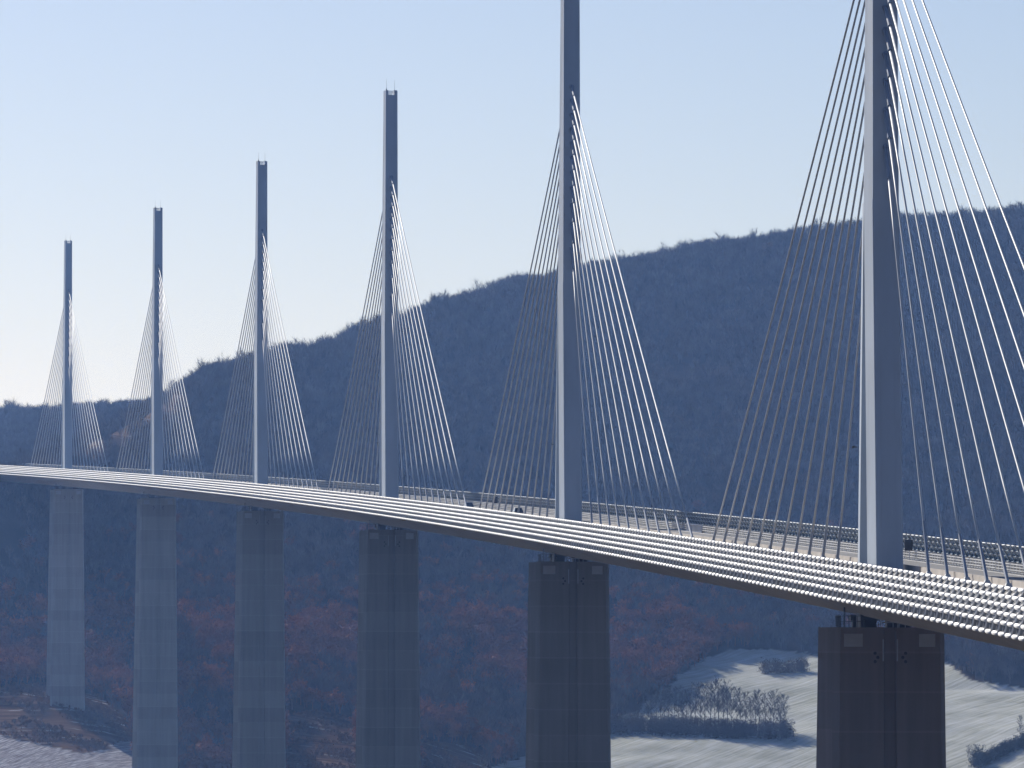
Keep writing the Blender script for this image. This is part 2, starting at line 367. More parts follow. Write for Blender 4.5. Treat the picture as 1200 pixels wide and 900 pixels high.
sweep('median_strip', [(2.6, -.01), (-2.6, -.01), (-2.6, -.247), (2.6, -.247)], S_A, S_B, 18, M_MEDIAN, dk)
# soffit cross seams are real: thin plates proud of the girder every 24 m near the camera
b = MB()
# ------------------------------------------------------------------ wind barriers
BAY = 3.34
ROWS = [(16.0, -.42), (15.84, .38), (15.60, .98), (15.32, 1.56), (15.0, 2.14), (14.62, 2.72)]     # (distance from centre line, height) of each slat
def interp_rows(t):
    i = min(int(t), 4); f = t-i; a, b_ = ROWS[i], ROWS[i+1]; return a[0]+(b_[0]-a[0])*f, a[1]+(b_[1]-a[1])*f
def barrier(side, s_start, s_end, s_first, name, label, m_slat, m_glaze, m_rib, slim=1.0):
    root = tag(empty(name), label, 'wind barrier', 'wind barriers along both edges of the deck')
    # shapes of one bay
    rb = MB(); outer = []; inner = []
    for k in range(13):
        u, z = interp_rows(k*5/12); outer.append((u+.14, z-.05)); inner.append((u-.08, z-.05))
    outer.append((14.62+.10, 2.84)); inner.append((14.62-.08, 2.82))
    vs = []; n = len(outer)
    for yy in (-.035, .035):
        vs += [(side*u, yy, z) for u, z in outer] + [(side*u, yy, z) for u, z in inner]
    fs = []
    for k in range(n-1):
        fs += [(k, k+1, n+k+1, n+k), (2*n+k, 3*n+k, 3*n+k+1, 2*n+k+1), (k, 2*n+k, 2*n+k+1, k+1), (n+k, n+k+1, 3*n+k+1, 3*n+k)]
    fs += [(0, n, 3*n, 2*n), (n-1, 3*n-1, 4*n-1, 2*n-1)]
    rb.add(vs, fs); n_web = len(fs)
    edge_ = [(u+.05, z) for u, z in outer] if side < 0 else [(u-.05, z) for u, z in inner]; rings = []
    for u, z in edge_: rings.append([(side*(u + .062*cos(a)), .062*sin(a)*1.1, z + .02*cos(a)) for a in [2*pi*q/6 for q in range(6)]])
    rb.loft(rings); mi = [0]*n_web + [1]*(len(rb.f)-n_web)
    sl = []
    for r, (u, z) in enumerate(ROWS):
        m_ = MB(); ring = [(cos(a), sin(a)) for a in [2*pi*k/10 for k in range(10)]]
        rad = (.195, .19, .19, .19, .19, .17)[r]*slim
        m_.loft([[(side*(u + c*rad*1.0), yy, z + q*rad*.92) for c, q in ring] for yy in (.037, BAY-.037)]); sl.append(m_)
    pn = []
    for r in range(5):
        m_ = MB(); (u0, z0), (u1, z1) = ROWS[r], ROWS[r+1]; k_ = 5; vs = []
        for t in range(k_+1):
            f = t/k_; bow = .10*sin(pi*f)
            u, z = u0+(u1-u0)*f - .09 - bow*.5, z0+.06+(z1-z0-.14)*f
            vs += [(side*u, .04, z), (side*u, BAY-.04, z)]
        m_.add(vs, [(2*t, 2*t+1, 2*t+3, 2*t+2) for t in range(k_)]); pn.append(m_)
    if side < 0:
        for m_ in [rb]+sl+pn: m_.f = [tuple(reversed(f)) for f in m_.f]
    if side > 0:
        pass
    rmesh = rb.mesh('rib', m_rib); rmesh.materials.append(M_WHITE); rmesh.polygons.foreach_set('material_index', mi)
    smesh = [m_.mesh('slat', m_slat, True) for m_ in sl]; pmesh = [m_.mesh('glazing_panel', m_glaze) for m_ in pn]
    N = int((s_end-s_start)/BAY); i0 = int((s_first-s_start)/BAY)
    fr = [frame(s_start+i*BAY) for i in range(N)]
    nr, ns, np_ = 300, 50, 60
    for i in range(i0, i0+nr): link('rib', rmesh, root, fr[i])
    for i in range(i0, i0+ns):
        for r in range(6): link('slat', smesh[r], root, fr[i])
    for i in range(i0, i0+np_):
        for r in range(5): link('glazing_panel', pmesh[r], root, fr[i])
    rest = lambda n_: [fr[i] for i in range(N) if not (i0 <= i < i0+n_)]
    o = tag(np_join('distant_ribs', rb.v, rb.f, rest(nr), m_rib, root), kind='stuff'); o.data.materials.append(M_WHITE); o.data.polygons.foreach_set('material_index', mi*len(rest(nr)))
    allv = MB(); [allv.add(m_.v, m_.f) for m_ in sl]
    o = np_join('distant_slats', allv.v, allv.f, rest(ns), m_slat, root); tag(o, kind='stuff'); o.data.polygons.foreach_set('use_smooth', [True]*len(o.data.polygons))
    allv = MB(); [allv.add(m_.v, m_.f) for m_ in pn]
    tag(np_join('distant_glazing', allv.v, allv.f, rest(np_), m_glaze, root), kind='stuff')
    return root
barrier(-1, S_A, S_B, -200, 'wind_barrier', 'white ribbed wind barrier of rounded slats along the near deck edge', M_WHITE, M_GLAZE, M_RIB)
barrier(1, S_A, S_B, -24, 'wind_barrier', 'bluish wind barrier along the far deck edge, seen behind the cables', M_PALE, M_TEAL, M_RIB, .4)
sweep('base_panel', [(14.85, .142), (14.78, .98), (14.84, .98), (14.91, .142)], S_A, S_B, 18, M_NAVY, dk)

# ------------------------------------------------------------------ median barrier of concrete blocks
BL = 12.5
def median(lat, label):
    root = tag(empty('concrete_barrier'), label, 'barrier', 'concrete barriers along the median')
    b = MB(); pr = [(-.30, -.008), (-.24, .22), (-.11, .40), (-.09, .92), (.09, .92), (.11, .40), (.24, .22), (.30, -.008)]
    pr = list(reversed(pr))
    b.loft([[(lat+u, y, z) for u, z in pr] for y in (.05, BL-.05)])
    ms = b.mesh('barrier_block', M_MEDIAN)
    for i in range(int((S_B-S_A)/BL)): link('barrier_block', ms, root, frame(S_A + 6.0 + i*BL))
median(2.25, 'row of tan concrete barrier blocks behind the cable anchors')
median(-2.25, 'row of tan concrete barrier blocks in front of the cable anchors')

# ------------------------------------------------------------------ steel guard rails
def guard(lat, s_first, label, gap=None):
    root = tag(empty('guard_rail'), label, 'guard rail', 'steel guard rails at the carriageway edges')
    sg = 1 if lat > 0 else -1
    segs = [(S_A, S_B)] if not gap else [(S_A, gap[0]), (gap[1], S_B)]
    for zc, hh in ((.36, .034), (.66, .034), (.96, .042)):
        for a, b_ in segs:
            pr = [(lat+.09, zc-hh), (lat+.09, zc+hh), (lat-.03, zc+hh), (lat-.03, zc-hh)]
            sweep('rail', pr[::-1], a, b_, (b_-a)/max(2, round((b_-a)/18)), M_RAIL, root)
    b = MB(); b.box(lat+.1*sg-.03, lat+.1*sg+.03, -.04, .04, .14 if abs(lat) > 14.2 else -.02, 1.0)
    ms = b.mesh('post', M_RAIL); N = int((S_B-S_A)/2.0); i0 = int((s_first-S_A)/2.0)
    fr = [(S_A+i*2.0) for i in range(N)]; ok = lambda s: not gap or s < gap[0] or s > gap[1]
    for s in fr[i0:i0+300]:
        if ok(s): link('post', ms, root, frame(s))
    tag(np_join('distant_posts', b.v, b.f, [frame(s) for s in fr[:i0]+fr[i0+300:] if ok(s)], M_RAIL, root), kind='stuff')
GAP = (281.0, 301.0)
guard(13.6, -20, 'white steel guard rail in front of the far wind barrier', GAP)
guard(-13.6, -190, 'steel guard rail half hidden behind the near wind barrier')
# blue gate closing the gap in the far rail
g = empty('emergency_gate', frame((GAP[0]+GAP[1])/2)); tag(g, 'dark blue slatted emergency gate in the far guard rail between cable fans', 'gate')
L_ = (GAP[1]-GAP[0])/2-.1
b = MB(); b.box(13.5, 13.62, -L_, L_, 1.02, 1.14); b.box(13.5, 13.62, -L_, L_, .02, .14); b.build('gate_frame', M_GATE, g)
b = MB(); b.box(13.54, 13.58, -L_+.02, L_-.02, .14, 1.02); b.build('gate_sheet', M_GATE, g)
b = MB(); b.box(13.46, 13.54, -.08, .08, .14, 1.02); pm = b.mesh('gate_picket', M_RIB)
for k in range(13): link('gate_picket', pm, g, Matrix.Translation((0, -L_+.8+k*(2*L_-1.6)/12, 0)))

# ------------------------------------------------------------------ pylons and stay cables
ATT = [43.6, 47.3, 50.3, 53.0, 55.5, 57.8, 60.0, 62.2, 64.4, 66.6, 68.8]
ANC = [34.75 + 12.45*k for k in range(11)]
HM, HT = 38.0, 86.0
def leg_section(sg, z):
    """outer and inner edge of a leg at height z (along the deck)"""
    f = z/HM; return (7.0-3.4*f), (3.1-3.1*f)
def pyl_meshes():
    out = {}
    for sg in (-1, 1):
        b = MB(); rings = []
        for z in (-.15, HM):
            o, i_ = leg_section(sg, z); wo, wi = (1.33 if sg < 0 else 1.44), 1.78
            pts = [(-wo+.08, sg*o), (wo-.08, sg*o), (wo+.03, sg*(o-.12)), (wi, sg*i_), (-wi, sg*i_), (-wo-.03, sg*(o-.12))]
            rings.append([(x, y, z) for x, y in (pts if sg < 0 else pts[::-1])])
        b.loft(rings); out['leg', sg] = b.mesh('leg', M_STEEL)
    b = MB(); rings = []
    for z in (HM, HT):
        f = (z-HM)/(HT-HM); o = 3.6-1.7*f; wo = 1.33-.16*f; wi = 1.78-.30*f
        rings.append([(-wo, -o, z), (wo, -o, z), (wi, 0, z), (wo, o, z), (-wo, o, z), (-wi, 0, z)])
    b.loft(rings); out['mast'] = b.mesh('mast', M_STEEL)
    # two cheeks that leave a notch at the very top
    for sg in (-1, 1):
        b = MB(); b.loft([[(sg*.62, -1.9, z), (sg*1.14, -1.9, z), (sg*1.48, 0, z), (sg*1.14, 1.9, z), (sg*.62, 1.9, z)][::sg] for z in (HT, HT+1.0)])
        out['cheek', sg] = b.mesh('top_cheek', M_STEEL)
    b = MB(); b.box(-.06, .06, -.05, .05, 0, .9); b.box(-.62, .62, -.04, .04, .86, .95)
    for x in (-.3, .3): b.box(x-.04, x+.04, -.04, .04, 0, .86)
    out['rail'] = b.mesh('top_railing', M_RAIL)
    b = MB(); b.tube((0, 0, 0), (0, 0, 2.4), .035, .015, 6); b.tube((0, 0, 0), (0, 0, .35), .12, .10, 6); out['rod'] = b.mesh('lightning_rod', M_DARK)
    b = MB(); b.tube((-.32, 0, 0), (0, 0, 0), .06, .05, 6); b.tube((-.42, 0, -.12), (-.42, 0, .14), .13, .10, 8); out['lamp'] = b.mesh('lamp', M_DARK)
    b = MB(); b.box(-1.05, 1.05, 0, .10, 0, .55); b.box(-.75, .75, -.10, 0, .05, .5); out['hatch'] = b.mesh('hatch', M_STEEL)
    b = MB()                                                # weld cover strips down the front of the near leg
    for x in (-.72, .72):
        b.add([(x-.05, -7.03, .2), (x+.05, -7.03, .2), (x+.05, -3.63, HM-.2), (x-.05, -3.63, HM-.2), (x-.05, -6.9, .2), (x+.05, -6.9, .2), (x+.05, -3.5, HM-.2), (x-.05, -3.5, HM-.2)],
              [(0, 1, 2, 3), (0, 4, 5, 1), (1, 5, 6, 2), (2, 6, 7, 3), (3, 7, 4, 0), (4, 7, 6, 5)])
    out['strip'] = b.mesh('weld_strip', M_STEEL)
    # the eleven stays of each fan: cable > upper sleeve, lower sleeve, anchor
    for sg in (-1, 1):
        for k in range(11):
            f = (ATT[k]-HM)/(HT-HM); ymast = (3.6-1.7*f)*sg
            p = Vector((0, ymast*.96, ATT[k])); q = Vector((0, sg*ANC[k], SL*sg*ANC[k]+.75)); d = (q-p).normalized()
            sag = (q-p).length*.0035
            a = p + d*4.3; pts = [a + (q-d*(-0)-a)*t + Vector((0, 0, -4*sag*t*(1-t))) for t in np.linspace(0, 1, 7)]
            b = MB(); n = 8; rings = []
            for i, P in enumerate(pts):
                T = (pts[min(i+1, 6)]-pts[max(i-1, 0)]).normalized(); e1 = Vector((1, 0, 0)); e2 = T.cross(e1)
                rings.append([P + (e1*cos(2*pi*j/n) + e2*sin(2*pi*j/n))*.115 for j in range(n)])
            b.loft(rings); out['cable', sg, k] = b.mesh('stay_cable', M_CABLE, True)
            b = MB(); b.tube(p - d*.6, p + d*4.3, .20, .19, 10); b.tube(p + d*4.25, p + d*4.5, .215, .215, 10); b.tube(p + d*.2, p+d*.5, .30, .30, 10)
            out['up', sg, k] = b.mesh('upper_sleeve', M_SLEEVE, False)
            b = MB(); b.tube(q - d*6.2, q, .145, .165, 10); out['low', sg, k] = b.mesh('lower_sleeve', M_SLEEVE, False)
            b = MB(); z0 = SL*sg*ANC[k]
            Mr = Matrix.Translation((0, sg*ANC[k], z0-.005))
            b.loft([[(-.45*w, sg*ANC[k]-.6*w, z0+zz), (.45*w, sg*ANC[k]-.6*w, z0+zz), (.45*w, sg*ANC[k]+.6*w, z0+zz), (-.45*w, sg*ANC[k]+.6*w, z0+zz)] for zz, w in ((-.009, .85), (.55, .75), (.9, .42))])
            out['anc', sg, k] = b.mesh('anchor', M_PLATE)
    return out
PM = pyl_meshes()
PYL = ['nearest and largest bridge pylon, its top cut off, on the right', 'second nearest white bridge pylon, its top just out of view', 'third nearest grey pylon with notched top above the wooded ridge',
       'fourth nearest pylon, in front of the end of the wooded ridge', 'second farthest bridge pylon, standing before the notch in the hills', 'farthest and smallest bridge pylon, leftmost in the row']
for k in range(6):
    root = tag(empty('bridge_pylon', frame(342.0*k, upright=True)), PYL[k], 'pylon', 'steel pylons along the bridge deck')
    link('leg', PM['leg', -1], root); link('leg', PM['leg', 1], root); link('mast', PM['mast'], root)
    for sg in (-1, 1): link('top_cheek', PM['cheek', sg], root)
    link('top_railing', PM['rail'], root, Matrix.Translation((0, -1.2, HT))); link('top_railing', PM['rail'], root, Matrix.Translation((0, 1.2, HT)))
    for x, y in ((-1.0, -1.5), (.95, 1.4)): link('lightning_rod', PM['rod'], root, Matrix.Translation((x, y, HT+1.0)))
    link('lamp', PM['lamp'], root, Matrix.Translation((-1.75, 5.2, 13.0)) ); link('weld_strip', PM['strip'], root)
    for sg in (-1, 1):
        for j in range(11):
            c = link('stay_cable', PM['cable', sg, j], root); link('upper_sleeve', PM['up', sg, j], c); link('lower_sleeve', PM['low', sg, j], c); link('anchor', PM['anc', sg, j], c)

# ------------------------------------------------------------------ piers
PIER = ['nearest and widest concrete pier, under the nearest pylon by the frosted field', 'second nearest dark concrete pier, left edge of the frosted meadow', 'third nearest concrete pier, rising from russet woods',
        'concrete pier left of the russet woods, fourth nearest', 'pale hazy concrete pier, second farthest, beside the frosted stubble', 'farthest pale concrete pier with its foot on the brown slope']
def pier(k):
    s = 342.0*k; top = -5.55; fr_ = frame(s, upright=True)
    P = deck(s); gzv = float(ground_z(np.array([P.x]), np.array([P.y]))[0]); base = gzv - P.z - 6
    fr2 = fr_ @ Matrix.Translation((0, 0, base)); H = top - base
    root = tag(empty('bridge_pier', fr2), PIER[k], 'pier', 'tall concrete piers carrying the deck')
    def half(z):  # widths and depths at height z above the base
        t = H - z; w = 5.05 + .011*t; return w
    split = max(0.0, H-90.0)
    def col_ring(sg, z):
        t = H-z; w = half(z); wi = w+.6; gap = 2.6*min(1, (z-split)/90.0) if z > split else 0.0; o = 7.2 + .025*t; i_ = gap
        gr, gd = .62+.003*t, .38                              # the vertical groove in the outer face
        pts = [(-w, o), (-gr, o), (-gr+.1, o-gd), (gr-.1, o-gd), (gr, o), (w, o), (wi, o-1.15), (wi-.5*(o-1.15-i_), i_), (-wi+.5*(o-1.15-i_), i_), (-wi, o-1.15)]
        pts = [(x, sg*y, z) for x, y in pts]
        return pts if sg > 0 else pts[::-1]
    zs = [0.0] + ([split] if split > 1 else []) + [H]
    for sg in (-1, 1):
        if split > 1:
            pass
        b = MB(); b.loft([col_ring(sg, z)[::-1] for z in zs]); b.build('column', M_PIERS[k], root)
    # steel plates and bolt holes near the head of the outer face, bearings, railing and access platform above it
    for sg in (-1,):
        for x, w in ((-3.75, .95), (3.75, .82)):
            b = MB(); b.box(x-w, x+w, -7.2-.05, -7.1, H-1.95, H-.65); b.build('plate', M_PLATE, root)
        hb = MB(); hb.tube((0, -.06, 0), (0, .06, 0), .17, .17, 10); hm = hb.mesh('anchor_hole', M_DARK)
        for x in (-1.55, 1.55):
            for dx, dz in ((.0, 0), (-.28*np.sign(-x)*-1, -.42), (.0, -.85)): link('anchor_hole', hm, root, Matrix.Translation((x+dx, -7.26, H-2.6+dz)))
        cb = MB(); cb.box(-.06, .06, -.08, .0, -2.2, 0); cm = cb.mesh('conduit', M_PLATE)
        for x in (-.72, .72): link('conduit', cm, root, Matrix.Translation((x, -7.24, H-1.2)))
    hh = -4.25 - top
    for y in (-4.6, 4.6):
        for x in (-1.75, 1.75):
            b = MB(); b.box(x-.6, x+.6, y-.8, y+.8, H, H+hh*.55); b.box(x-.85, x+.85, y-1.0, y+1.0, H+hh*.55, H+hh); b.build('bearing', M_DARK, root)
    b = MB(); b.box(-2.9, -2.6, -6.4, -3.0, H, H+2.0); b.box(-4.6, -4.45, -6.2, -6.05, H, H+2.6); b.build('access_frame', M_DARK, root)
    b = MB()
    for x in np.arange(-5.0, -2.9, .42): b.tube((x, -6.9, H), (x, -6.9, H+1.15), .045, n=6)
    b.tube((-5.05, -6.9, H+1.15), (-2.85, -6.9, H+1.15), .045, n=6); b.tube((-5.05, -6.9, H+.6), (-2.85, -6.9, H+.6), .04, n=6)
    for y in np.arange(-6.9, -2.9, .8): b.tube((-5.05, y, H), (-5.05, y, H+1.15), .045, n=6)
    b.tube((-5.05, -6.9, H+1.15), (-5.05, -3, H+1.15), .045, n=6)
    b.build('railing', M_DARK, root)
    b = MB()
    for z in (H+.5, H+.85, H+1.15): b.tube((-.9, -6.8, z), (1.6, -6.8, z), .045, n=6)
    for x in np.arange(-.9, 1.7, .62): b.tube((x, -6.8, H), (x, -6.8, H+1.15), .04, n=6)
    b.build('railing', M_PLATE, root)
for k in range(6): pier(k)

# ------------------------------------------------------------------ signs and vehicles on the deck
def sign(s, label, x0=12.5):
    r = tag(empty('road_sign', frame(s)), label, 'sign', 'sign boards seen from behind at the far deck edge')
    b = MB(); b.box(x0, 13.42, -.05, .05, 1.05, 2.35); b.build('panel', M_DARK, r)
    b = MB(); b.box(x0+.04, 13.38, .051, .075, 1.10, 2.30); b.build('sign_face', M_LINE, r)
    b = MB(); b.tube((13.07, .10, -.02), (13.07, .10, 2.25), .05, n=8); b.build('post', M_RAIL, r)
sign(71.5, 'dark back of a sign board right of the nearest pylon'); sign(594, 'dark back of a small sign board left of the second pylon')
def car(s, lat, col, name, label, back=True):
    r = tag(empty('car', frame(s) @ Matrix.Translation((lat, 0, -.018)) @ Matrix.Rotation(0 if back else pi, 4, 'Z')), label, 'car', 'cars on the far carriageway')
    pm = car_paint(name, col)
    def ring(y, w, z0, z1): return [(-w, y, z0), (w, y, z0), (w*1.02, y, (z0+z1)/2), (w*.94, y, z1), (-w*.94, y, z1), (-w*1.02, y, (z0+z1)/2)]
    b = MB(); b.loft([ring(-2.1, .74, .32, .72), ring(-1.95, .84, .25, .92), ring(-.9, .88, .22, .96), ring(.9, .88, .22, .94), ring(1.7, .84, .25, .82), ring(2.1, .70, .34, .62)]); b.build('body', pm, r, smooth=False)
    b = MB(); b.loft([[(-.78, -1.85, .93), (.78, -1.85, .93), (.80, .95, .93), (-.80, .95, .93)], [(-.60, -1.25, 1.46), (.60, -1.25, 1.46), (.60, .15, 1.48), (-.60, .15, 1.48)]]); b.build('cabin', M_CARGLASS, r)
    b = MB(); b.loft([[(-.64, -1.38, 1.455), (.64, -1.38, 1.455), (.64, .24, 1.47), (-.64, .24, 1.47)], [(-.56, -1.2, 1.53), (.56, -1.2, 1.53), (.56, .05, 1.54), (-.56, .05, 1.54)]]); b.build('roof', pm, r)
    b = MB(); b.tube((-.11, 0, 0), (.11, 0, 0), .32, .32, 16); wm = b.mesh('wheel', M_TYRE)
    h = MB(); h.tube((-.12, 0, 0), (.12, 0, 0), .19, .19, 12); hm = h.mesh('rim', M_RAIL)
    for x in (-.76, .76):
        for y in (-1.3, 1.32):
            w = link('wheel', wm, r, Matrix.Translation((x, y, .32))); link('rim', hm, w)
    for x in (-.6, .6):
        b = MB(); b.box(x-.16, x+.16, 2.0, 2.08, .58, .70); b.build('headlight', M_REFL, r)
        b = MB(); b.box(x-.14, x+.14, -2.12, -2.05, .62, .76); b.build('tail_light', M_DARK, r)
car(474, 4.9, (.025, .028, .04), 'black_car_paint', 'black car just left of the second nearest pylon', True)
car(566, 4.9, (.09, .12, .19), 'blue_car_paint', 'small blue grey car farther down the deck, beside the far rail', True)

# ------------------------------------------------------------------ vegetation
def bark(name, col, var=.35):
    m, n, L, p = mat_new(name); oi = n.new('ShaderNodeObjectInfo')
    g = n.new('ShaderNodeNewGeometry'); t = n.new('ShaderNodeTexNoise'); t.inputs['Scale'].default_value = .035; t.inputs['Detail'].default_value = 4; L.new(g.outputs['Position'], t.inputs['Vector'])
    a = n.new('ShaderNodeMath'); a.operation = 'MULTIPLY_ADD'; a.inputs[1].default_value = 2*var; L.new(oi.outputs['Random'], a.inputs[0])
    b = n.new('ShaderNodeMath'); b.operation = 'MULTIPLY_ADD'; b.inputs[1].default_value = 1.0; b.inputs[2].default_value = .5-var; L.new(t.outputs[0], b.inputs[0]); L.new(b.outputs[0], a.inputs[2])
    s = n.new('ShaderNodeVectorMath'); s.operation = 'SCALE'; s.inputs[0].default_value = col; L.new(a.outputs[0], s.inputs['Scale'])
    L.new(s.outputs[0], p.inputs['Base Color']); p.inputs['Roughness'].default_value = .9; p.inputs['Specular IOR Level'].default_value = .15; return m
M_TWIG = bark('bare_twigs', (.085, .066, .055)); M_TWIG2 = bark('bare_twigs_pale', (.115, .093, .08)); M_OAK = bark('russet_oak_leaves', (.235, .086, .038)); M_BUSH = bark('dark_scrub', (.05, .055, .032)); M_BARK = bark('bark', (.036, .028, .024))
M_HEATH = bark('dry_scrub', (.12, .062, .034))
def blade(b, p, q, w):
    p, q = Vector(p), Vector(q); d = q-p; e = d.cross(Vector((random.uniform(-1, 1), random.uniform(-1, 1), random.uniform(-1, 1))))
    if e.length < 1e-6: return
    e = e.normalized()*w; b.add([p-e, p+e, q], [(0, 1, 2)])
def small_tree(kind, seed):
    """a wood tree about 1 unit tall and 0.7 wide, of thin twig blades (and dead leaves for the oaks)"""
    random.seed(seed); b = MB(); tops = []
    b.tube((0, 0, -.05), (random.uniform(-.05, .05), random.uniform(-.05, .05), .45), .022, .014, 4, False)
    wide = random.uniform(.26, .40)
    for k in range(15 if kind != 'bush' else 18):
        z0 = random.uniform(.12, .45); a = random.uniform(0, 2*pi); r = wide*random.uniform(.3, 1); z1 = z0 + random.uniform(.2, .5)
        q = Vector((r*cos(a), r*sin(a), min(z1, 1.0-.5*(r/wide)**2*.5))); blade(b, (0, 0, z0), q, .010)
        for j in range(7):
            e = q + Vector((random.gauss(0, .10), random.gauss(0, .10), random.uniform(.0, .22))); s = Vector((0, 0, z0)).lerp(q, random.uniform(.5, 1)); blade(b, s, e, .0075)
            if kind in ('oak', 'bush', 'heath'):
                for _ in range(4):
                    c = s.lerp(e, random.random()) + Vector((random.gauss(0, .04), random.gauss(0, .04), random.gauss(0, .04))); t = [c+Vector((random.gauss(0, .034), random.gauss(0, .034), random.gauss(0, .034))) for _ in range(3)]
                    b.add(t, [(0, 1, 2)])
    return b
def variants(name, kind, mats, n, seed):
    col = bpy.data.collections.new(name)
    for i in range(n):
        o = bpy.data.objects.new(name, small_tree(kind, seed+i).mesh(name, mats[i % len(mats)])); col.objects.link(o)
    return col
def scatter(name, pts, scl, col, label, cat):
    m = bpy.data.meshes.new(name); m.from_pydata([tuple(p) for p in pts], [], [])
    a = m.attributes.new('size', 'FLOAT', 'POINT'); a.data.foreach_set('value', np.asarray(scl, np.float32))
    o = link(name, m); tag(o, label, cat, kind='stuff')
    ng = bpy.data.node_groups.new(name, 'GeometryNodeTree'); ng.interface.new_socket('Geometry', in_out='INPUT', socket_type='NodeSocketGeometry'); ng.interface.new_socket('Geometry', in_out='OUTPUT', socket_type='NodeSocketGeometry')
    N, L = ng.nodes, ng.links; i = N.new('NodeGroupInput'); u = N.new('NodeGroupOutput'); ip = N.new('GeometryNodeInstanceOnPoints')
    ci = N.new('GeometryNodeCollectionInfo'); ci.inputs['Collection'].default_value = col; ci.inputs['Separate Children'].default_value = True; ci.inputs['Reset Children'].default_value = True
    ip.inputs['Pick Instance'].default_value = True
    rv = N.new('FunctionNodeRandomValue'); rv.data_type = 'FLOAT_VECTOR'; rv.inputs[0].default_value = (-.12, -.12, 0); rv.inputs[1].default_value = (.12, .12, 6.28)
    na_ = N.new('GeometryNodeInputNamedAttribute'); na_.data_type = 'FLOAT'; na_.inputs[0].default_value = 'size'
    L.new(i.outputs[0], ip.inputs['Points']); L.new(ci.outputs[0], ip.inputs['Instance']); L.new(rv.outputs[0], ip.inputs['Rotation'])
    L.new(na_.outputs[0], ip.inputs['Scale']); L.new(ip.outputs[0], u.inputs[0])
    md = o.modifiers.new('trees', 'NODES'); md.node_group = ng
    return o
def cand(n, px0, px1, d0, d1, seed):
    r = np.random.default_rng(seed); d = np.sqrt(r.uniform(d0*d0, d1*d1, n)); px = r.uniform(px0, px1, n)
    x = (px-600)/F*d; z = ground_z(x, d); u, v = proj(x, d, z); return x, d, z, u, v, r
x, y, z, u, v, r = cand(66000, -260, 1460, 2230, 3640, 21)
w8 = (smooth_noise(x, y, 33, 14)-.5)*14
open_ = np.zeros(len(x), bool)
for P_ in (FIELD, STUBBLE, BROWN, BROWN2, SCRUB): open_ |= inpoly(u+w8, v+w8*.3, P_) & (y < 3000)
open_ |= inpoly(u, v, CUT) & (y < 3050) & (r.random(len(x)) < .8)
oakp = np.clip((v-680)/80, 0, 1)*np.clip(smooth_noise(x, y, 44, 34)*2.4-.65, 0, .95) + np.clip((v-590)/100, 0, 1)*.06
oakp = np.where(u > 930, oakp*.25, oakp); oakp = np.where(u < 40, oakp*1.2, oakp)
gapn = smooth_noise(x, y, 55, 30); keep = ~open_ & (r.random(len(x)) < np.clip(1.75-gapn*.8, .7, 1))
rockface = inpoly(u, v, [(690, 430), (840, 425), (860, 450), (700, 455)]) | inpoly(u, v, [(-50, 610), (25, 610), (30, 690), (-50, 720)]) | inpoly(u, v, [(530, 770), (560, 768), (570, 800), (525, 800)]) | inpoly(u, v, [(210, 835), (275, 840), (275, 910), (210, 910)])
keep &= ~(rockface & (r.random(len(x)) < .75))
isoak = r.random(len(x)) < oakp
sz = r.uniform(5.5, 9.0, len(x))*np.where(r.random(len(x)) < .06, 1.35, 1)*np.where(v > 735, 1.3, 1.0)
VB = variants('wood_tree', 'bare', [M_TWIG, M_TWIG2, M_TWIG], 9, 100); VO = variants('oak_tree', 'oak', [M_OAK], 6, 200); VS = variants('scrub_bush', 'bush', [M_BUSH], 5, 300); VH = variants('heath_bush', 'heath', [M_HEATH], 5, 400)
k = keep & ~isoak; scatter('bare_woodland', np.stack([x, y, z-.2], 1)[k], sz[k], VB, 'dark leafless woodland covering the hillside behind the bridge', 'woodland')
k = keep & isoak; scatter('russet_woodland', np.stack([x, y, z-.2], 1)[k], sz[k]*.92, VO, 'russet oak woods low on the slope between the piers', 'woodland')
# scrub on the open slopes
x, y, z, u, v, r = cand(60000, -200, 640, 2200, 2750, 22)
w8 = (smooth_noise(x, y, 34, 10)-.5)*10
k = inpoly(u+w8, v+w8*.3, BROWN) | inpoly(u, v, BROWN2) | inpoly(u+w8, v, SCRUB)
k &= smooth_noise(x, y, 66, 7) > .36
scatter('dry_scrub', np.stack([x, y, z-.1], 1)[k], r.uniform(.7, 1.9, len(x))[k], VH, 'dry brown scrub on the open slope at the lower left', 'scrub')

# ----- the row of bare trees in the frosted meadow, each one a thing of its own
def big_tree(seed, H):
    random.seed(seed); tr, cr = MB(), MB()
    lean = Vector((random.uniform(-.04, .04), random.uniform(-.04, .04), 1))
    p = Vector((0, 0, -.4)); r = .21*H/16; nodes = []
    for k in range(9):
        q = p + (lean + Vector((random.gauss(0, .05), random.gauss(0, .05), 0)))*(H*.9/9); tr.tube(p, q, r, r*.82, 6, False); p = q; r *= .82; nodes.append((p.copy(), r))
    def branch(p, d, l, r, lev):
        q = p + d*l; (cr.tube(p, q, r, r*.5, 4, False) if lev < 1 else blade(cr, p, q, r*1.2))
        if lev >= 3: return
        for _ in range((7, 5, 4)[lev]):
            t = random.uniform(.25, 1); nd = (d + Vector((random.gauss(0, .46), random.gauss(0, .46), random.gauss(.14, .22)))).normalized()
            branch(p.lerp(q, t), nd, l*random.uniform(.4, .62), max(r*.55, .016), lev+1)
    for i, (n_, r_) in enumerate(nodes):
        if i < 2: continue
        for _ in range(4):
            a = random.uniform(0, 2*pi); d = Vector((cos(a)*.6, sin(a)*.6, random.uniform(.6, 1.0))).normalized()
            branch(n_, d, H*random.uniform(.16, .27)*(1.1-i*.075), max(r_*.5, .05), 0)
    return tr.mesh('trunk', M_BARK), cr.mesh('crown', M_BARK)
BT = [big_tree(500+i, 16) for i in range(7)]
